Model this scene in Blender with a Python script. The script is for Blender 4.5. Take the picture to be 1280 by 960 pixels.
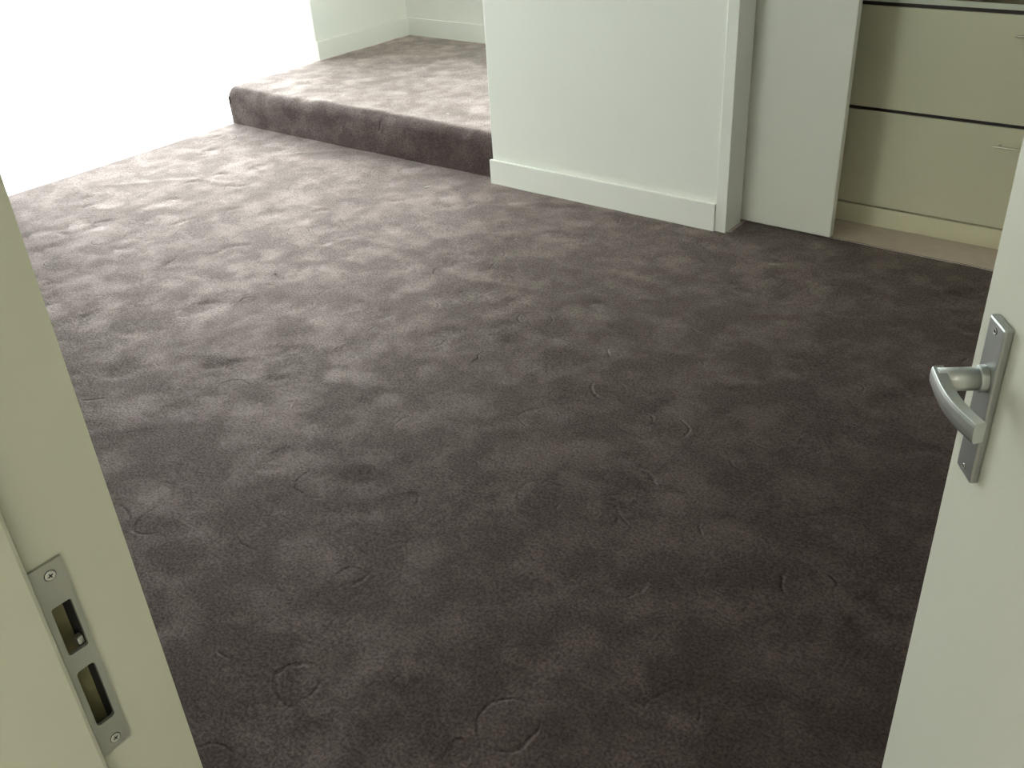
import bpy, bmesh, math, random
import numpy as np
from mathutils import Vector, Matrix, noise

for o in list(bpy.data.objects):
    bpy.data.objects.remove(o, do_unlink=True)
S = bpy.context.scene
COL = S.collection

# ------------------------------------------------------------------ camera
cam_d = bpy.data.cameras.new('camera')
cam = bpy.data.objects.new('camera', cam_d)
COL.objects.link(cam)
cam_d.sensor_width = 36.0
cam_d.lens = 1201.64 / 1280 * 36
cam_d.clip_start = 0.02
R = Vector((0.78872758, 0.61237757, -0.05387501))
U = Vector((-0.28186843, 0.43813444, 0.8535739))
F = Vector((-0.54631401, 0.65805161, -0.51817862))
M = Matrix((R, U, -F)).transposed().to_4x4()
M.translation = Vector((0, 0, 1.5))
cam.matrix_world = M
S.camera = cam

# ------------------------------------------------------------------ sky (bright overcast)
w = bpy.data.worlds.new('overcast_sky'); S.world = w; w.use_nodes = True
nt = w.node_tree; nt.nodes.clear()
bg = nt.nodes.new('ShaderNodeBackground'); out = nt.nodes.new('ShaderNodeOutputWorld')
tc = nt.nodes.new('ShaderNodeTexCoord'); sp = nt.nodes.new('ShaderNodeSeparateXYZ')
rp = nt.nodes.new('ShaderNodeValToRGB')
rp.color_ramp.elements[0].position = 0.0; rp.color_ramp.elements[0].color = (.86, .89, .88, 1)
rp.color_ramp.elements[1].position = 1.0; rp.color_ramp.elements[1].color = (.98, 1.0, .99, 1)
nt.links.new(tc.outputs['Generated'], sp.inputs[0]); nt.links.new(sp.outputs['Z'], rp.inputs[0])
nt.links.new(rp.outputs[0], bg.inputs['Color']); nt.links.new(bg.outputs[0], out.inputs['Surface'])
bg.inputs['Strength'].default_value = 9.8

# hall ceiling lamp light
ld = bpy.data.lights.new('hall_lamp_light', 'AREA'); ld.shape = 'DISK'; ld.size = 0.3
ld.energy = 3.5; ld.color = (1.0, .93, .70)
lo = bpy.data.objects.new('hall_lamp_light', ld); COL.objects.link(lo)
lo.location = (0.1, -0.95, 2.52)

S.view_settings.view_transform = 'Standard'
S.view_settings.look = 'None'
S.view_settings.exposure = 0.0
S.view_settings.gamma = 1.0
S.view_settings.use_curve_mapping = False

# ------------------------------------------------------------------ materials
def mat(name, col, rough=.5, metal=0, sheen=0, bump=None, var=None, spec=.5, coat=0):
    m = bpy.data.materials.new(name); m.use_nodes = True
    t = m.node_tree; b = t.nodes['Principled BSDF']
    b.inputs['Base Color'].default_value = (*col, 1)
    b.inputs['Roughness'].default_value = rough
    b.inputs['Metallic'].default_value = metal
    b.inputs['Specular IOR Level'].default_value = spec
    g = t.nodes.new('ShaderNodeNewGeometry')
    if var:
        n = t.nodes.new('ShaderNodeTexNoise'); n.inputs['Scale'].default_value = var[0]; n.inputs['Detail'].default_value = 5
        r = t.nodes.new('ShaderNodeMixRGB'); r.blend_type = 'MIX'
        r.inputs[1].default_value = (*[c * (1 - var[1]) for c in col], 1)
        r.inputs[2].default_value = (*[min(1, c * (1 + var[1])) for c in col], 1)
        t.links.new(g.outputs['Position'], n.inputs['Vector'])
        t.links.new(n.outputs['Fac'], r.inputs[0]); t.links.new(r.outputs[0], b.inputs['Base Color'])
    if bump:
        n2 = t.nodes.new('ShaderNodeTexNoise'); n2.inputs['Scale'].default_value = bump[0]; n2.inputs['Detail'].default_value = 3
        bp = t.nodes.new('ShaderNodeBump'); bp.inputs['Strength'].default_value = bump[1]; bp.inputs['Distance'].default_value = bump[2]
        t.links.new(g.outputs['Position'], n2.inputs['Vector'])
        t.links.new(n2.outputs['Fac'], bp.inputs['Height']); t.links.new(bp.outputs[0], b.inputs['Normal'])
    return m

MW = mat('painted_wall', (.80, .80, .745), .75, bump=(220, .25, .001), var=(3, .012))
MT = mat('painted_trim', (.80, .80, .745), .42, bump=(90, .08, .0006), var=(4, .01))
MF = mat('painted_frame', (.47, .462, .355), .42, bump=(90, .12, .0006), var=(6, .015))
MD = mat('painted_door', (.77, .765, .68), .38, bump=(60, .10, .0006), var=(5, .01))
MS = mat('painted_panel', (.83, .82, .735), .45, bump=(90, .08, .0006), var=(5, .01))
MC = mat('ceiling_paint', (.78, .77, .71), .9)
MDR = mat('cream_laminate', (.70, .665, .48), .40, bump=(160, .08, .0005), var=(4, .02))
MPL = mat('lit_cream_plinth', (.80, .74, .53), .45, var=(6, .03))  # cream made lighter than the drawers, standing for light caught from the floor
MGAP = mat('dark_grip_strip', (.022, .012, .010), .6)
MWT = mat('brown_worktop', (.30, .25, .15), .45, var=(30, .2))
MWE = mat('pale_edge_band', (.66, .68, .56), .4)
MSUB = mat('bare_screed', (.64, .53, .44), .9, bump=(60, .5, .003), var=(25, .12))
MAL = mat('satin_aluminium', (.60, .62, .61), .40, metal=1.0, bump=(900, .05, .0002))
MALP = mat('satin_aluminium_plate', (.42, .435, .43), .42, metal=1.0, bump=(900, .05, .0002))
MSC = mat('bright_screw', (.80, .80, .78), .25, metal=1.0)
MSD = mat('dull_zinc_screw', (.58, .58, .52), .45, metal=.8)
MZN = mat('dull_strike_steel', (.42, .42, .37), .42, metal=.85, bump=(300, .08, .0003), var=(40, .06))
MBR = mat('satin_beige_handle', (.62, .58, .45), .35, metal=.7)
MHOLE = mat('raw_wood_pocket', (.22, .195, .09), .8, var=(60, .3))
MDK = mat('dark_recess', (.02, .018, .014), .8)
MOUT = mat('pale_terrace_concrete', (.62, .62, .60), .9, bump=(12, .3, .004), var=(2, .05))
MHF = mat('hall_floor_wood', (.30, .24, .17), .5, var=(8, .2))
MLNT = mat('white_lint', (.75, .72, .70), .9)
MLDK = mat('dark_lint', (.02, .015, .014), .9)
MOP = mat('opal_glass', (.9, .88, .8), .3)

def glass_mat(nm='clear_glass', tint=(.96, .99, .98, 1)):
    m = bpy.data.materials.new(nm); m.use_nodes = True
    t = m.node_tree; t.nodes.clear()
    o = t.nodes.new('ShaderNodeOutputMaterial'); mx = t.nodes.new('ShaderNodeMixShader')
    tr = t.nodes.new('ShaderNodeBsdfTransparent'); gl = t.nodes.new('ShaderNodeBsdfGlossy'); fr = t.nodes.new('ShaderNodeFresnel')
    tr.inputs[0].default_value = tint; gl.inputs['Roughness'].default_value = .02
    fr.inputs['IOR'].default_value = 1.3
    t.links.new(fr.outputs[0], mx.inputs[0]); t.links.new(tr.outputs[0], mx.inputs[1]); t.links.new(gl.outputs[0], mx.inputs[2])
    t.links.new(mx.outputs[0], o.inputs['Surface'])
    return m
MG = glass_mat()

def carpet_mat():
    m = bpy.data.materials.new('aubergine_velour_pile'); m.use_nodes = True
    t = m.node_tree; b = t.nodes['Principled BSDF']; L = t.links
    def N(k, **kw):
        n = t.nodes.new(k)
        for a, v in kw.items():
            n.inputs[a].default_value = v
        return n
    g = t.nodes.new('ShaderNodeNewGeometry')
    # warp so that brushed patches get ragged outlines
    nw = N('ShaderNodeTexNoise', Scale=9.0, Detail=4.0)
    L.new(g.outputs['Position'], nw.inputs['Vector'])
    sc = t.nodes.new('ShaderNodeVectorMath'); sc.operation = 'MULTIPLY_ADD'
    sc.inputs[1].default_value = (.09, .09, .09)
    L.new(nw.outputs['Color'], sc.inputs[0]); L.new(g.outputs['Position'], sc.inputs[2])
    # patches, medium
    n1 = N('ShaderNodeTexNoise', Scale=8.0, Detail=6.0, Roughness=.60); L.new(sc.outputs[0], n1.inputs['Vector'])
    r1 = t.nodes.new('ShaderNodeValToRGB'); e = r1.color_ramp.elements
    e[0].position = .44; e[0].color = (0, 0, 0, 1); e[1].position = .64; e[1].color = (1, 1, 1, 1)
    L.new(n1.outputs['Fac'], r1.inputs[0])
    # small oval patches (knees, soles)
    vo = t.nodes.new('ShaderNodeTexVoronoi'); vo.inputs['Scale'].default_value = 6.5; vo.feature = 'SMOOTH_F1'
    vo.inputs['Smoothness'].default_value = .35
    L.new(sc.outputs[0], vo.inputs['Vector'])
    r2 = t.nodes.new('ShaderNodeValToRGB'); e = r2.color_ramp.elements
    e[0].position = .24; e[0].color = (1, 1, 1, 1); e[1].position = .40; e[1].color = (0, 0, 0, 1)
    L.new(vo.outputs['Distance'], r2.inputs[0])
    n3 = N('ShaderNodeTexNoise', Scale=2.1, Detail=2.0); L.new(g.outputs['Position'], n3.inputs['Vector'])
    r3 = t.nodes.new('ShaderNodeValToRGB'); e = r3.color_ramp.elements
    e[0].position = .45; e[0].color = (0, 0, 0, 1); e[1].position = .62; e[1].color = (1, 1, 1, 1)
    L.new(n3.outputs['Fac'], r3.inputs[0])
    mu = t.nodes.new('ShaderNodeMath'); mu.operation = 'MULTIPLY'; L.new(r2.outputs[0], mu.inputs[0]); L.new(r3.outputs[0], mu.inputs[1])
    m2 = t.nodes.new('ShaderNodeMath'); m2.operation = 'MULTIPLY'; m2.inputs[1].default_value = .6; L.new(mu.outputs[0], m2.inputs[0])
    ma = t.nodes.new('ShaderNodeMath'); ma.operation = 'MULTIPLY_ADD'; ma.inputs[1].default_value = .7; ma.use_clamp = True
    L.new(r1.outputs[0], ma.inputs[0]); L.new(m2.outputs[0], ma.inputs[2])
    # fibre speckle
    nf = N('ShaderNodeTexNoise', Scale=150.0, Detail=3.0); L.new(g.outputs['Position'], nf.inputs['Vector'])
    cm = t.nodes.new('ShaderNodeMixRGB'); cm.inputs[1].default_value = (.019, .0090, .0065, 1); cm.inputs[2].default_value = (.038, .022, .018, 1)
    L.new(ma.outputs[0], cm.inputs[0])
    fs = t.nodes.new('ShaderNodeMapRange'); fs.inputs['From Min'].default_value = .3; fs.inputs['From Max'].default_value = .7
    fs.inputs['To Min'].default_value = .45; fs.inputs['To Max'].default_value = 1.55
    L.new(nf.outputs['Fac'], fs.inputs['Value'])
    mm = t.nodes.new('ShaderNodeVectorMath'); mm.operation = 'SCALE'
    L.new(cm.outputs[0], mm.inputs[0]); L.new(fs.outputs[0], mm.inputs['Scale'])
    L.new(mm.outputs[0], b.inputs['Base Color'])
    b.inputs['Roughness'].default_value = .95
    b.inputs['Specular IOR Level'].default_value = 0
    sh = t.nodes.new('ShaderNodeMapRange'); sh.inputs['To Min'].default_value = .0; sh.inputs['To Max'].default_value = .08
    L.new(ma.outputs[0], sh.inputs['Value']); L.new(sh.outputs[0], b.inputs['Sheen Weight'])
    b.inputs['Sheen Roughness'].default_value = .38
    b.inputs['Sheen Tint'].default_value = (.85, .66, .66, 1)
    # relief: pile grain + soft wrinkles
    nb = N('ShaderNodeTexNoise', Scale=20.0, Detail=7.0, Roughness=.6); L.new(sc.outputs[0], nb.inputs['Vector'])
    b1 = t.nodes.new('ShaderNodeBump'); b1.inputs['Strength'].default_value = .55; b1.inputs['Distance'].default_value = .007
    L.new(nb.outputs['Fac'], b1.inputs['Height'])
    b2 = t.nodes.new('ShaderNodeBump'); b2.inputs['Strength'].default_value = .55; b2.inputs['Distance'].default_value = .003
    L.new(nf.outputs['Fac'], b2.inputs['Height'])
    # curved crease lines where the pile parts (arcs round the dents, broken up by noise)
    nk = N('ShaderNodeTexNoise', Scale=5.0, Detail=3.0); L.new(g.outputs['Position'], nk.inputs['Vector'])
    wk = t.nodes.new('ShaderNodeVectorMath'); wk.operation = 'MULTIPLY_ADD'; wk.inputs[1].default_value = (.10, .10, .10)
    L.new(nk.outputs['Color'], wk.inputs[0]); L.new(g.outputs['Position'], wk.inputs[2])
    ve = t.nodes.new('ShaderNodeTexVoronoi'); ve.inputs['Scale'].default_value = 5.5
    L.new(wk.outputs[0], ve.inputs['Vector'])
    re = t.nodes.new('ShaderNodeMapRange'); re.interpolation_type = 'SMOOTHSTEP'
    re.inputs['From Min'].default_value = 0; re.inputs['From Max'].default_value = .035
    rr_ = t.nodes.new('ShaderNodeMath'); rr_.operation = 'SUBTRACT'; rr_.inputs[1].default_value = .30; L.new(ve.outputs['Distance'], rr_.inputs[0])
    ra_ = t.nodes.new('ShaderNodeMath'); ra_.operation = 'ABSOLUTE'; L.new(rr_.outputs[0], ra_.inputs[0])
    L.new(ra_.outputs[0], re.inputs['Value'])
    nm = N('ShaderNodeTexNoise', Scale=7.0, Detail=2.0); L.new(sc.outputs[0], nm.inputs['Vector'])
    rm = t.nodes.new('ShaderNodeMapRange'); rm.inputs['From Min'].default_value = .50; rm.inputs['From Max'].default_value = .60
    L.new(nm.outputs['Fac'], rm.inputs['Value'])
    iv = t.nodes.new('ShaderNodeMath'); iv.operation = 'SUBTRACT'; iv.inputs[0].default_value = 1.0; L.new(re.outputs[0], iv.inputs[1])
    mk = t.nodes.new('ShaderNodeMath'); mk.operation = 'MULTIPLY'; L.new(iv.outputs[0], mk.inputs[0]); L.new(rm.outputs[0], mk.inputs[1])
    b3 = t.nodes.new('ShaderNodeBump'); b3.invert = True; b3.inputs['Strength'].default_value = .6; b3.inputs['Distance'].default_value = .0042
    L.new(mk.outputs[0], b3.inputs['Height']); L.new(b1.outputs[0], b3.inputs['Normal']); L.new(b3.outputs[0], b2.inputs['Normal'])
    L.new(b2.outputs[0], b.inputs['Normal'])
    # brushed velour gloss: mauve tinted, rising towards grazing view, stronger where the pile lies flat
    gl = t.nodes.new('ShaderNodeBsdfGlossy'); gl.inputs['Color'].default_value = (1.0, .885, .865, 1)
    rg = t.nodes.new('ShaderNodeMapRange'); rg.inputs['To Min'].default_value = .71; rg.inputs['To Max'].default_value = .66
    L.new(ma.outputs[0], rg.inputs['Value']); L.new(rg.outputs[0], gl.inputs['Roughness']); L.new(b2.outputs[0], gl.inputs['Normal'])
    fr = t.nodes.new('ShaderNodeFresnel'); fr.inputs['IOR'].default_value = 1.5
    pw = t.nodes.new('ShaderNodeMath'); pw.operation = 'POWER'; pw.inputs[1].default_value = 1.0; L.new(fr.outputs[0], pw.inputs[0])
    sv = t.nodes.new('ShaderNodeMapRange'); sv.inputs['To Min'].default_value = .98; sv.inputs['To Max'].default_value = 1.48
    L.new(ma.outputs[0], sv.inputs['Value'])
    gr = t.nodes.new('ShaderNodeMapRange'); gr.inputs['From Min'].default_value = .3; gr.inputs['From Max'].default_value = .7
    gr.inputs['To Min'].default_value = .68; gr.inputs['To Max'].default_value = 1.36; L.new(nf.outputs['Fac'], gr.inputs['Value'])
    mg = t.nodes.new('ShaderNodeMath'); mg.operation = 'MULTIPLY'; L.new(pw.outputs[0], mg.inputs[0]); L.new(gr.outputs[0], mg.inputs[1])
    ml = t.nodes.new('ShaderNodeMath'); ml.operation = 'MULTIPLY'; ml.use_clamp = True
    L.new(mg.outputs[0], ml.inputs[0]); L.new(sv.outputs[0], ml.inputs[1])
    mx = t.nodes.new('ShaderNodeMixShader'); L.new(ml.outputs[0], mx.inputs[0])
    L.new(b.outputs[0], mx.inputs[1]); L.new(gl.outputs[0], mx.inputs[2])
    L.new(mx.outputs[0], t.nodes['Material Output'].inputs['Surface'])
    return m
MCP = carpet_mat()

# ------------------------------------------------------------------ helpers
def mesh_obj(name, bm, m, parent=None, smooth=False, **tags):
    me = bpy.data.meshes.new(name); bm.normal_update(); bm.to_mesh(me); bm.free()
    for mm in (m if isinstance(m, (list, tuple)) else [m]):
        me.materials.append(mm)
    if smooth:
        me.shade_smooth()
    o = bpy.data.objects.new(name, me); COL.objects.link(o)
    if parent: o.parent = parent
    for k, v in tags.items(): o[k] = v
    return o

def empty(name, loc=(0, 0, 0), rz=0, **tags):
    o = bpy.data.objects.new(name, None); COL.objects.link(o); o.location = loc; o.rotation_euler = (0, 0, rz)
    o.empty_display_size = .1
    for k, v in tags.items(): o[k] = v
    return o

def bx(bm, x0, x1, y0, y1, z0, z1, bev=0.0, mi=0, seg=2):
    r = bmesh.ops.create_cube(bm, size=1, matrix=Matrix.Translation(((x0+x1)/2, (y0+y1)/2, (z0+z1)/2)) @ Matrix.Diagonal((x1-x0, y1-y0, z1-z0, 1)))
    vs = r['verts']; fs = set(f for v in vs for f in v.link_faces)
    for f in fs: f.material_index = mi
    if bev > 0:
        es = list(set(e for v in vs for e in v.link_edges))
        rr = bmesh.ops.bevel(bm, geom=es, offset=bev, segments=seg, affect='EDGES', profile=.5)
        for f in rr['faces']: f.material_index = mi
    return bm

def box(name, dims, m, parent=None, bev=0.0, **tags):
    bm = bmesh.new(); bx(bm, *dims, bev); return mesh_obj(name, bm, m, parent, **tags)

def cyl(bm, c, axis, r, h, seg=32, bev=0, r2=None):
    ax = Vector(axis).normalized(); q = Vector((0, 0, 1)).rotation_difference(ax).to_matrix().to_4x4()
    rr = bmesh.ops.create_cone(bm, cap_ends=True, segments=seg, radius1=r, radius2=r if r2 is None else r2, depth=h,
                               matrix=Matrix.Translation(Vector(c)) @ q)
    if bev:
        vs = rr['verts']; es = [e for e in set(e for v in vs for e in v.link_edges) if any(len(f.verts) > 4 for f in e.link_faces)]
        bmesh.ops.bevel(bm, geom=es, offset=bev, segments=3, affect='EDGES', profile=.5)

# ------------------------------------------------------------------ dimensions (metres; fitted to the photograph)
L_ = -4.723           # left wall plane
YS = 3.323            # riser of carpeted step
YB = 4.840            # alcove back wall
HS = 0.200            # step height
HB = 0.111            # baseboard height
X1, X2 = -2.761, -1.576
YW = 3.277            # partition wall face
YBB = 3.261           # partition baseboard face
YSL = 3.416           # sliding door face
YC = 3.437            # carpet edge at closet
YD = 3.647            # drawer fronts
YJ = 0.2228           # front wall, room side
RX = 0.95; ZC = 2.6

# ------------------------------------------------------------------ structure
box('floor', (L_-.0, RX+.1, -1.7, YB+.1, -.2, -.012), MSUB, kind='structure', category='floor',
    label='grey beige bare floor strip in front of the cream drawers')
box('ceiling', (L_-.25, RX+.1, -1.8, YB+.1, ZC, ZC+.1), MC, kind='structure', category='ceiling', label='plain white ceiling above the room')
box('terrace', (-34, L_-.0, -22, 30, -.3, -.03), MOUT, kind='structure', category='terrace', label='overexposed pale terrace outside the floor-length glazing')

WY0, WY1, WZ = 1.88, 4.03, 2.53
bm = bmesh.new()
bx(bm, L_-.22, L_, -.1, WY0, -.2, ZC); bx(bm, L_-.22, L_, WY1, YB+.1, -.2, ZC); bx(bm, L_-.22, L_, WY0, WY1, WZ, ZC)
mesh_obj('wall_left', bm, MW, kind='structure', category='wall', label='white wall at the left side of the stepped alcove')
BX0, BX1, BZ0, BZ1 = -4.25, -2.80, .62, 2.53
bm = bmesh.new()
bx(bm, L_, BX0, YB, YB+.2, -.012, ZC); bx(bm, BX1, RX+.1, YB, YB+.2, -.012, ZC); bx(bm, BX0, BX1, YB, YB+.2, -.012, BZ0); bx(bm, BX0, BX1, YB, YB+.2, BZ1, ZC)
mesh_obj('wall_back', bm, MW, kind='structure', category='wall', label='white back wall of the stepped alcove')
box('wall_right', (RX, RX+.1, -.1, YB, -.012, ZC), MW, kind='structure', category='wall', label='white right wall of the room')
# front wall with doorway
bm = bmesh.new()
FX0, FX1, FZ0, FZ1 = -2.9, -1.9, 1.05, 2.25
bx(bm, L_, FX0, .02, .205, -.012, ZC); bx(bm, FX1, -.575, .02, .205, -.012, ZC); bx(bm, FX0, FX1, .02, .205, -.012, FZ0); bx(bm, FX0, FX1, .02, .205, FZ1, ZC)
bx(bm, .325, RX, .02, .205, -.012, ZC); bx(bm, -.575, .325, .02, .205, 2.08, ZC)
mesh_obj('wall_front', bm, MW, kind='structure', category='wall', label='white wall around the doorway the room is seen from')
# hall enclosure behind the viewer
bm = bmesh.new()
bx(bm, -1.5, 1.4, -1.8, -1.7, -.012, ZC); bx(bm, -1.5, -1.4, -1.7, .02, -.012, ZC); bx(bm, 1.3, 1.4, -1.7, .02, -.012, ZC)
mesh_obj('wall_hall', bm, MW, kind='structure', category='wall', label='hall walls behind the doorway')
# partition with end trim, and the wall between alcove and closet
box('wall_partition', (X1+.011, X2-.02, YW, YW+.12, -.012, ZC), MW, bev=.004, kind='structure', category='wall', label='white partition wall between carpeted step and closet')
box('wall_alcove', (X1+.011, X1+.111, YW+.12, YB, -.012, ZC), MW, kind='structure', category='wall', label='wall dividing the stepped alcove from the closet')
box('trim_1', (X2-.046, X2, YW-.008, YW+.126, -.004, ZC), MT, bev=.002, kind='structure', category='trim', label='white vertical end trim of the partition beside the sliding door')

# baseboards
def baseboard(name, dims, label):
    box(name, dims, MT, bev=.003, kind='structure', category='baseboard', label=label)
baseboard('baseboard_partition', (X1+.003, X2-.046, YBB, YW, -.004, HB), 'white baseboard along the foot of the partition wall')
baseboard('baseboard_left', (L_, L_+.014, WY1, YB, HS-.02, HS+HB), 'white baseboard on the left wall above the carpeted step')
baseboard('baseboard_back', (L_+.014, X1+.012, YB-.014, YB, HS-.02, HS+HB), 'white baseboard along the back wall above the carpeted step')
baseboard('baseboard_alcove', (X1-.014, X1+.011, YS+.02, YB-.014, HS+.001, HS+HB), 'white baseboard end at the partition corner above the carpeted step')
baseboard('baseboard_right', (RX-.014, RX, .21, 3.4, -.004, HB), 'white baseboard along the right wall')
bm = bmesh.new(); bx(bm, L_+.02, -.66, .205, .219, -.004, HB, .003); bx(bm, .42, RX-.014, .205, .219, -.004, HB, .003)
mesh_obj('baseboard_front', bm, MT, kind='structure', category='baseboard', label='white baseboard beside the doorway')

# glazing on the left
win = empty('window_1', (L_, (WY0+WY1)/2, 0), kind='structure', category='window', label='overexposed floor-length glazing along the left side of the room')
def kid(o, p):
    o.parent = p; o.matrix_parent_inverse = Matrix.Translation(-Vector(p.location)) if p.rotation_euler.z == 0 else p.matrix_world.inverted()
    return o
bm = bmesh.new()
bx(bm, L_-.20, L_-.004, WY0, WY1, -.2, -.006)
kid(mesh_obj('threshold', bm, MT), win)
bm = bmesh.new()
bx(bm, L_-.09, L_-.03, WY0, WY0+.05, -.006, WZ); bx(bm, L_-.09, L_-.03, WY0, WY1, WZ-.05, WZ)
kid(mesh_obj('window_frame', bm, MT), win)
YJT = 3.29
for a, b in ((WY0+.05, YJT-.0006), (YJT+.0006, WY1)):
    kid(box('pane', (L_-.066, L_-.058, a, b, -.006, WZ-.05), MG), win)
w2 = empty('added_window_2', ((BX0+BX1)/2, YB, BZ0), kind='structure', category='window', label='unseen alcove window added in the back wall for its light')  # out-of-view opening, added to light the alcove and step
bm = bmesh.new()
for q in ((BX0, BX0+.05, BZ0, BZ1), (BX1-.05, BX1, BZ0, BZ1), (BX0+.05, BX1-.05, BZ0, BZ0+.05), (BX0+.05, BX1-.05, BZ1-.05, BZ1)): bx(bm, q[0], q[1], YB+.10, YB+.15, q[2], q[3])
kid(mesh_obj('window_frame', bm, MT), w2)
kid(box('pane', (BX0+.05, BX1-.05, YB+.12, YB+.126, BZ0+.05, BZ1-.05), MG), w2)

w3 = empty('added_window_3', ((FX0+FX1)/2, .1, FZ0), kind='structure', category='window', label='unseen window added in the front wall left of the doorway as fill light')  # out-of-view opening, added to brighten partition, sliding door and drawers
bm = bmesh.new()
for q in ((FX0, FX0+.05, FZ0, FZ1), (FX1-.05, FX1, FZ0, FZ1), (FX0+.05, FX1-.05, FZ0, FZ0+.05), (FX0+.05, FX1-.05, FZ1-.05, FZ1)): bx(bm, q[0], q[1], .05, .10, q[2], q[3])
kid(mesh_obj('window_frame', bm, MT), w3)
kid(box('pane', (FX0+.05, FX1-.05, .07, .076, FZ0+.05, FZ1-.05), MG), w3)

# ------------------------------------------------------------------ fitted carpet
rng = np.random.default_rng(7)
def fbm(x, y, s, seed, oct=3):
    return noise.fractal(Vector((x*s+seed, y*s-seed*1.7, seed*.3)), 1.0, 2.0, oct)

def relief(X, Y):
    """height in metres of wrinkles, sole dents and crease arcs"""
    Z = np.zeros_like(X)
    fl = Z.ravel()
    for i, (x, y) in enumerate(zip(X.ravel(), Y.ravel())):
        n1 = fbm(x, y, 1.5, 3.1, 2) * .0014
        n2 = fbm(x, y, 6.0, 9.7, 3) * .0016
        fl[i] = n1 + n2
    Z = fl.reshape(X.shape)
    r = np.random.default_rng(11)
    for k in range(230):
        cx, cy = r.uniform(L_, .7), r.uniform(.3, 3.3)
        a, b, th = r.uniform(.035, .085), r.uniform(.028, .05), r.uniform(0, math.pi)
        u = (X-cx)*math.cos(th)+(Y-cy)*math.sin(th); v = -(X-cx)*math.sin(th)+(Y-cy)*math.cos(th)
        d = np.sqrt((u/a)**2+(v/b)**2)
        Z = Z + r.uniform(-.0028, .0016)*np.exp(-d**4)
        ph = r.uniform(0, 2*math.pi); an = np.arctan2(v, u); da = np.abs((an-ph+math.pi) % (2*math.pi)-math.pi)
        Z = Z - .0042*np.exp(-((d-1.05)/.13)**2)*np.clip(1.2-da, 0, 1)
    # long low ripples near the glazing, as in a loosely laid carpet
    for k in range(26):
        cx, cy = r.uniform(L_, -1.6), r.uniform(.6, 3.2); th = r.uniform(-.6, .5); ln = r.uniform(.15, .5)
        u = (X-cx)*math.cos(th)+(Y-cy)*math.sin(th); v = -(X-cx)*math.sin(th)+(Y-cy)*math.cos(th) + .06*np.sin(u*7+k)
        Z = Z + r.uniform(.0008, .0028)*np.exp(-(u/ln)**2-(v/.022)**2)
    return Z

def grid_mesh(xs, ys, zf, keep, extra=None):
    X, Y = np.meshgrid(xs, ys, indexing='ij')
    Z = zf(X, Y)
    ny = len(ys)
    verts = np.stack([X, Y, Z], -1).reshape(-1, 3)
    faces = []
    for i in range(len(xs)-1):
        for j in range(ny-1):
            if keep((xs[i]+xs[i+1])/2, (ys[j]+ys[j+1])/2):
                faces.append((i*ny+j, (i+1)*ny+j, (i+1)*ny+j+1, i*ny+j+1))
    return verts, faces

xs = np.arange(L_, RX+.001, .016); ys = np.append(np.arange(.03, YC, .016), YC)
def keep(x, y):
    if y < .215: return -.53 < x < .28
    if x < X1+.01: return y < YS+.015
    if x < X2: return y < YW+.02
    return True
def zf(X, Y):
    Z = relief(X, Y)
    # flatten against straight edges
    Z = Z*np.clip((X-L_)/.05+.3, .3, 1)
    return Z - .001
v, f = grid_mesh(xs, ys, zf, keep)
# ragged cut edge at the closet
jj = np.isclose(v[:, 1], YC)
v[jj, 1] += np.array([.004*noise.noise(Vector((x*14, 1, 2))) for x in v[jj, 0]])
me = bpy.data.meshes.new('fitted_carpet'); me.from_pydata(v.tolist(), [], f); me.materials.append(MCP); me.shade_smooth()
bmc = bmesh.new(); bmc.from_mesh(me)
bmesh.ops.delete(bmc, geom=[q for q in bmc.verts if not q.link_faces], context='VERTS')
be = [e for e in bmc.edges if e.is_boundary]
ex = bmesh.ops.extrude_edge_only(bmc, edges=be)
for q in [g for g in ex['geom'] if isinstance(g, bmesh.types.BMVert)]: q.co.z = -.012
for q in [g for g in ex['geom'] if isinstance(g, bmesh.types.BMFace)]: q.smooth = False
bmc.to_mesh(me); bmc.free()
o = bpy.data.objects.new('fitted_carpet', me); COL.objects.link(o)
o['label'] = 'dark aubergine brown velour carpet covering the whole room floor'; o['category'] = 'carpet'

# ------------------------------------------------------------------ carpeted step
rad = .055
prof = [(YS, -.012), (YS, .04), (YS, .08), (YS, .12)]
for k in range(0, 9):
    a = k/8*math.pi/2
    prof.append((YS+rad-rad*math.cos(a), HS-rad+rad*math.sin(a)))
yy = YS+rad+.02
while yy < YB-.006:
    prof.append((yy, HS)); yy += .022
prof.append((YB-.004, HS))
xs2 = np.append(np.arange(L_+.004, X1+.0085, .02), X1+.0085)
V = []; Fc = []
n = len(prof)
for i, x in enumerate(xs2):
    for j, (y, z) in enumerate(prof):
        edge = math.exp(-((y-YS-.03)/.06)**2)
        wob = fbm(x, y+z, 2.2, 5.5, 3)*.010 + fbm(x, y+z*2, 5, 2.2, 2)*.002
        dz = (wob*edge*.9 + fbm(x, y, 4.5, 8.8, 3)*.003) * (1 if z > .12 else 0)
        dy = -fbm(x, z*2.5, 4.0, 1.5, 3)*.006 if y < YS+.03 else 0
        tuck = .010*max(0, 1-(x-L_)/.03)*(1-min(1, max(0, z/.1))) if y < YS+.05 else 0
        if y > YB-.1: dz *= .2
        V.append((x+tuck, y+dy, z+dz))
for i in range(len(xs2)-1):
    xm = (xs2[i]+xs2[i+1])/2
    for j in range(n-1):
        ym = (prof[j][0]+prof[j+1][0])/2
        pass
        Fc.append((i*n+j, (i+1)*n+j, (i+1)*n+j+1, i*n+j+1))
me = bpy.data.meshes.new('carpeted_step'); me.from_pydata(V, [], Fc); me.materials.append(MCP); me.shade_smooth()
bms = bmesh.new(); bms.from_mesh(me)
bmesh.ops.delete(bms, geom=[q for q in bms.verts if not q.link_faces], context='VERTS')
be = [e for e in bms.edges if e.is_boundary and max(q.co.z for q in e.verts) > -.010]
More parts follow.
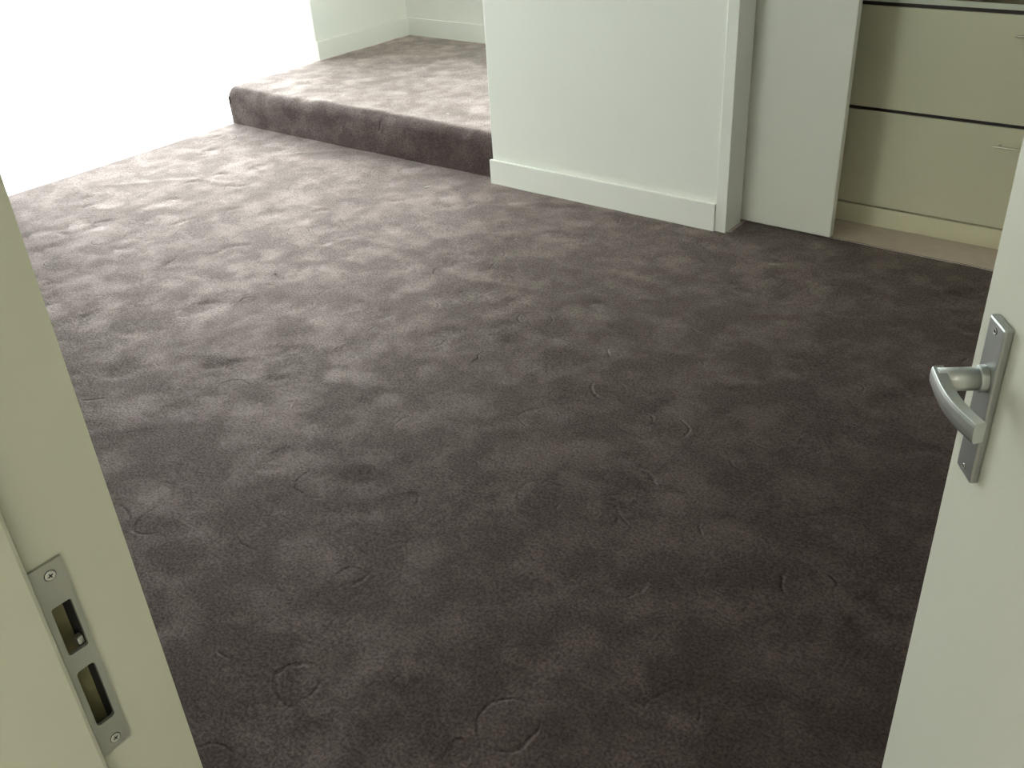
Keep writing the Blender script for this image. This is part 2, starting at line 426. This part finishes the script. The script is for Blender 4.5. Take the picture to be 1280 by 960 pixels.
ex = bmesh.ops.extrude_edge_only(bms, edges=be)
for q in [g for g in ex['geom'] if isinstance(g, bmesh.types.BMVert)]: q.co.z = -.012
for q in [g for g in ex['geom'] if isinstance(g, bmesh.types.BMFace)]: q.smooth = False
bms.to_mesh(me); bms.free()
o = bpy.data.objects.new('carpeted_step', me); COL.objects.link(o)
o['label'] = 'raised step with rounded nose wrapped in aubergine brown carpet in the far alcove'; o['category'] = 'step'

# ------------------------------------------------------------------ sliding door
XR = -1.2104
sd = empty('door_2', ((X2+XR)/2, YSL+.018, 0), kind='structure', category='sliding door', label='plain white sliding closet door standing partly open beside the partition')
kid(box('door_leaf', (X2-.30, XR, YSL, YSL+.034, .004, 2.4), MS, bev=.003), sd)
kid(box('door_pelmet', (X2-.30, RX, YSL-.01, YSL+.07, 2.4, ZC), MT), sd)

# ------------------------------------------------------------------ drawer cabinet in the closet
DX0, DX1 = -1.62, .28
dc = empty('drawer_cabinet', ((DX0+DX1)/2, YD+.25, -.012), category='cabinet', label='wide cream drawer cabinet in the closet behind the sliding door')
z1, z2, z3 = .8117, .4402, .0675
kid(box('carcass', (DX0, DX1, YD+.020, YD+.52, z3-.004, z1+.006), MDR), dc)
kid(box('plinth', (DX0, DX1, YD+.001, YD+.50, -.012, z3-.004), MPL, bev=.0015), dc)
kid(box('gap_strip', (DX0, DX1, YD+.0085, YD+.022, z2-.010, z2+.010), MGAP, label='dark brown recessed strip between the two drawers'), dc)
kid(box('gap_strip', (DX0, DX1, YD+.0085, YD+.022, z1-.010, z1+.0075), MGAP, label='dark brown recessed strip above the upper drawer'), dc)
def drawer(za, zb, zh):
    d = kid(box('drawer_front', (DX0+.002, DX1-.002, YD, YD+.019, za, zb), MDR, bev=.0015), dc)
    bm = bmesh.new()
    x0, x1h = -.75, -.55
    cyl(bm, ((x0+x1h)/2, YD-.024, zh), (1, 0, 0), .0042, x1h-x0, 16, .001)
    for x in (x0+.02, x1h-.02): cyl(bm, (x, YD-.012, zh), (0, 1, 0), .004, .024, 12)
    h = mesh_obj('handle', bm, MBR, smooth=True, label='slim satin beige bar handle')
    h.parent = d; h.matrix_parent_inverse = Matrix.Identity(4)
    return d
drawer(z3+.003, z2-.0065, .3700)
drawer(z2+.0065, z1-.0065, .7430)
wt = empty('worktop', ((DX0+DX1)/2, YD+.25, z1+.0075), category='worktop', label='thin brown topped board with pale front edge above the upper drawer')
kid(box('board', (DX0, DX1, YD+.004, YD+.52, z1+.0075, z1+.026), MWT), wt)
kid(box('edge_band', (DX0, DX1, YD-.001, YD+.004, z1+.0075, z1+.026), MWE, label='pale front edge band'), wt)

# ------------------------------------------------------------------ door frame (the doorway the viewer stands in)
XJ = -.535
fr = empty('trim_2', (XJ, .11, 0), kind='structure', category='door frame', label='white door frame with steel strike plate at the near left')
def jamb_mesh(sgn, x):
    bm = bmesh.new()
    # rebate floor, with a shallow channel beside the stop
    def X(a, b): return (x+a, x+b) if sgn > 0 else (x-b, x-a)
    if sgn > 0:
        # solid jamb leaving pockets for the two strike holes
        bx(bm, *X(-.040, -.018), 0, YJ, -.012, 2.08)
        y0, y1 = .1600, .1770
        bx(bm, *X(-.018, 0), 0, y0, -.012, 2.08); bx(bm, *X(-.018, 0), y1, YJ, -.012, 2.08)
        bx(bm, *X(-.018, 0), y0, y1, -.012, .936); bx(bm, *X(-.018, 0), y0, y1, 1.076, 2.08)
    else:
        bx(bm, *X(-.040, 0), 0, YJ, -.012, 2.08)
    return bm
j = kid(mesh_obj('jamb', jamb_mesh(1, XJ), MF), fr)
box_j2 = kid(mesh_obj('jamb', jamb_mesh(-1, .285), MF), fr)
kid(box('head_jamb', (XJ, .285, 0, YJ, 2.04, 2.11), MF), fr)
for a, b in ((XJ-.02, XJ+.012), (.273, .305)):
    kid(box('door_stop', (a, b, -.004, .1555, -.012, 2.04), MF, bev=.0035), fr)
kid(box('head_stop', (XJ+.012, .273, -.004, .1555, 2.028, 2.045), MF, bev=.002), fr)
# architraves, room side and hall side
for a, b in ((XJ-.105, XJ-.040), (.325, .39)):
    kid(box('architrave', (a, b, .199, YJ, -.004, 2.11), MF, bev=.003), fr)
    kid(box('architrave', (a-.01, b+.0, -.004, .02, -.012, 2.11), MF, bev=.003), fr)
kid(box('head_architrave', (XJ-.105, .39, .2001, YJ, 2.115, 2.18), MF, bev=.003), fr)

# strike plate with two holes
PY0, PY1, PZ0, PZ1 = .1565, .1800, .929, 1.1035
bm = bmesh.new()
def rrect(y0, y1, z0, z1, r, n=5, rs=(1, 1, 1, 1)):
    pts = []
    for (cy, cz, a0, on) in ((y1-r, z1-r, 0, rs[0]), (y0+r, z1-r, 90, rs[1]), (y0+r, z0+r, 180, rs[2]), (y1-r, z0+r, 270, rs[3])):
        for k in range(n):
            a = math.radians(a0+90*k/(n-1)); pts.append((cy+r*math.cos(a), cz+r*math.sin(a)))
    return pts
outer = rrect(PY0, PY1, PZ0, PZ1, .0008)
holes = [rrect(.1620, .1762, 1.0275, 1.0695, .0018), rrect(.1615, .1752, .9575, 1.0115, .0030)]
def ring(pts, x): 
    vs = [bm.verts.new((x, a, b)) for a, b in pts]; es = [bm.edges.new((vs[i], vs[(i+1) % len(vs)])) for i in range(len(vs))]
    return vs, es
alle = []
loops = []
for pts in [outer]+holes:
    vs, es = ring(pts, XJ+.0022); alle += es; loops.append(vs)
bmesh.ops.triangle_fill(bm, use_beauty=True, use_dissolve=False, edges=alle)
fs = list(bm.faces)
for f_ in fs:
    if f_.normal.x < 0: f_.normal_flip()
ex = bmesh.ops.extrude_face_region(bm, geom=fs)
for q in [g for g in ex['geom'] if isinstance(g, bmesh.types.BMVert)]: q.co.x = XJ-.0005
bmesh.ops.recalc_face_normals(bm, faces=bm.faces)
spl = kid(mesh_obj('strike_plate', bm, MZN, label='grey steel strike plate with two holes'), fr)
def sub(o, p):
    o.parent = p; o.matrix_parent_inverse = Matrix.Identity(4); return o
def countersunk(c, ax, r):
    bm = bmesh.new(); ax = Vector(ax)
    cyl(bm, Vector(c)+ax*.0003, ax, r, .0012, 24, .0004)
    # cross slot as a darker sunk cross
    return bm
def screw(c, ax, r, parent, local=False, ring_mat=MDK):
    ax = Vector(ax).normalized(); c = Vector(c)
    bm = bmesh.new()
    q = Vector((0, 0, 1)).rotation_difference(ax).to_matrix().to_4x4()
    # head with a cross recess: disc profile (dished rim), slot arms modelled as dark inset bars
    prof_ = [(0, .0004), (r*.35, .0004), (r*.8, .0007), (r, .0002), (r*1.18, -.0003)]
    seg = 24; rings = []
    for (rr, h) in prof_[1:]:
        rings.append([bm.verts.new(q @ Vector((rr*math.cos(t), rr*math.sin(t), h))+c) for t in [2*math.pi*k/seg for k in range(seg)]])
    ctr = bm.verts.new(q @ Vector((0, 0, prof_[0][1]))+c)
    for k in range(seg):
        f1 = bm.faces.new((ctr, rings[0][k], rings[0][(k+1) % seg]))
        for a in range(len(rings)-1):
            f2 = bm.faces.new((rings[a][k], rings[a+1][k], rings[a+1][(k+1) % seg], rings[a][(k+1) % seg]))
            if a == len(rings)-2: f2.material_index = 1
    for ang in (.4, .4+math.pi/2):
        rot = Matrix.Translation(c) @ q @ Matrix.Rotation(ang, 4, 'Z')
        rr = bmesh.ops.create_cube(bm, size=1, matrix=rot @ Matrix.Translation((0, 0, .0005)) @ Matrix.Diagonal((r*1.0, r*.2, .0006, 1)))
        for f3 in set(f for v in rr['verts'] for f in v.link_faces): f3.material_index = 1
    bmesh.ops.recalc_face_normals(bm, faces=bm.faces)
    return sub(mesh_obj('screw', bm, [MSC if not local else MSD, ring_mat], smooth=False), parent)
screw((XJ+.0024, .1695, 1.0940), (1, 0, 0), .0036, spl, True)
screw((XJ+.0024, .1695, .9385), (1, 0, 0), .0036, spl, True)
# pockets behind the holes
kid(box('pocket_back', (XJ-.0182, XJ-.0172, .1601, .1769, .9361, 1.0759), MHOLE), fr)
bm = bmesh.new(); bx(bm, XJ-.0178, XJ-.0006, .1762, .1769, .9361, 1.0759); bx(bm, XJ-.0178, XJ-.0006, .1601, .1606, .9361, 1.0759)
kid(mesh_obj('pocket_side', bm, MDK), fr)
bm = bmesh.new(); bx(bm, XJ-.006, XJ-.0006, .1712, .1756, 1.0278, 1.0345, .001)
kid(mesh_obj('adjusting_tongue', bm, MZN), fr)

# ------------------------------------------------------------------ the open door
HX, HY = .2757, .253
ang = math.radians(125.5)
# local frame: +x along the leaf from hinge to free edge, +y = face towards the viewer (n), z up
dr = empty('door_1', (HX, HY, 0), ang, kind='structure', category='door', label='white room door standing open at the near right with aluminium lever handle')
def dchild(o): o.parent = dr; return o
dchild(box('door_leaf', (.004, .745, -.040, 0, .008, 2.035), MD, bev=.0022))
# handle plate
bm = bmesh.new(); bx(bm, .680, .7135, 0, .0085, .9385, 1.0985, .0022, seg=2)
hp = dchild(mesh_obj('handle_plate', bm, MALP, label='long satin aluminium handle plate'))
for z in (1.0895, .9475):
    screw((.6965, .0088, z), (0, 1, 0), .0026, hp)
bm = bmesh.new()
cyl(bm, (.6960, .0120, 1.0430), (0, 1, 0), .0124, .0075, 40, .001)
sub(mesh_obj('collar', bm, MAL, smooth=False), hp)
# lever
bm = bmesh.new()
cyl(bm, (.6960, .0300, 1.0430), (0, 1, 0), .0106, .0400, 40)
for f_ in bm.faces: f_.smooth = len(f_.verts) == 4
path = [(.7062, .0465), (.7030, .0475), (.691, .0492), (.679, .0508), (.667, .0518), (.655, .0520), (.643, .0512), (.631, .0495), (.620, .0472), (.611, .0448)]
# centre line in (s, n); section: height in z, thickness in n
def sect(hh, tt):
    b = .0012
    return [(-tt, -hh+b), (-tt+b, -hh), (tt*.55, -hh), (tt*.9, -hh*.62), (tt, 0), (tt*.97, hh*.6), (tt*.86, hh-b*.4), (tt*.78, hh), (-tt+b, hh), (-tt, hh-b)]
rings = []
for i, (s, nn) in enumerate(path):
    p0 = Vector(path[max(0, i-1)]); p1 = Vector(path[min(len(path)-1, i+1)]); tg = (p1-p0).normalized(); nr = Vector((tg.y, -tg.x))
    if nr.y < 0: nr = -nr
    k = min(1, i/3); hh = .0086+.0012*k; tt = .0062 - .0008*(i/9)
    if i == 0: tg = Vector((-1, 0)); nr = Vector((0, 1)); tt = .0052; hh = .0082
    rings.append([bm.verts.new((s+nr.x*a, nn+nr.y*a, 1.0430+b)) for a, b in sect(hh, tt)])
m_ = len(rings[0])
for i in range(len(rings)-1):
    for k in range(m_):
        fq = bm.faces.new((rings[i][k], rings[i+1][k], rings[i+1][(k+1) % m_], rings[i][(k+1) % m_])); fq.smooth = False
bm.faces.new(rings[0]); bm.faces.new(rings[-1][::-1])
bmesh.ops.recalc_face_normals(bm, faces=bm.faces)
dchild(mesh_obj('lever_handle', bm, MAL, label='satin aluminium lever curving towards the hinge side'))
# hinge knuckles on the room side edge
for z in (.25, 1.0, 1.8):
    bm = bmesh.new(); cyl(bm, (-.002, -.046, z), (0, 0, 1), .007, .09, 20, .001)
    dchild(mesh_obj('hinge', bm, MAL))

# ------------------------------------------------------------------ hall lamp
hl = empty('ceiling_lamp', (0.1, -.95, ZC), category='lamp', label='round ceiling lamp in the hall behind the viewer')
bm = bmesh.new(); cyl(bm, (0, 0, -.02), (0, 0, 1), .17, .04, 48, .006)
mesh_obj('lamp_base', bm, MT, hl)

# ------------------------------------------------------------------ lint on the carpets
def lint(x, y, z, ln, m, label, seed):
    r = random.Random(seed); bm = bmesh.new()
    pts = []; a = r.uniform(0, 6.28); p = Vector((x, y, z+.004))
    for k in range(9):
        pts.append(p.copy()); a += r.uniform(-.8, .8); p += Vector((math.cos(a), math.sin(a), r.uniform(-.1, .15)))*ln/8
    rings = []
    for i, q in enumerate(pts):
        t = (pts[min(8, i+1)]-pts[max(0, i-1)]).normalized(); u = t.cross(Vector((0, 0, 1))).normalized(); v_ = u.cross(t)
        rr = .0022*(1-.5*abs(i-4)/4)
        rings.append([bm.verts.new(q+u*rr*math.cos(b)+v_*rr*math.sin(b)) for b in [2*math.pi*k/6 for k in range(6)]])
    for i in range(8):
        for k in range(6): bm.faces.new((rings[i][k], rings[i+1][k], rings[i+1][(k+1) % 6], rings[i][(k+1) % 6]))
    bm.faces.new(rings[0]); bm.faces.new(rings[-1][::-1])
    bmesh.ops.recalc_face_normals(bm, faces=bm.faces)
    mesh_obj('lint_fibre', bm, m, smooth=True, label=label, category='lint', group='bits of lint lying on the carpet')
lint(-3.458, 3.608, HS, .018, MLNT, 'white lint fibre on the step top, farther from the partition', 1)
lint(-3.209, 3.492, HS, .022, MLNT, 'white lint fibre on the step top, nearer the step nose and partition', 2)
lint(-2.980, 3.049, 0, .03, MLNT, 'white lint fibre on the floor carpet in front of the step', 3)
lint(-2.844, 2.045, 0, .016, MLDK, 'dark crumb of lint on the pale patch of floor carpet', 4)
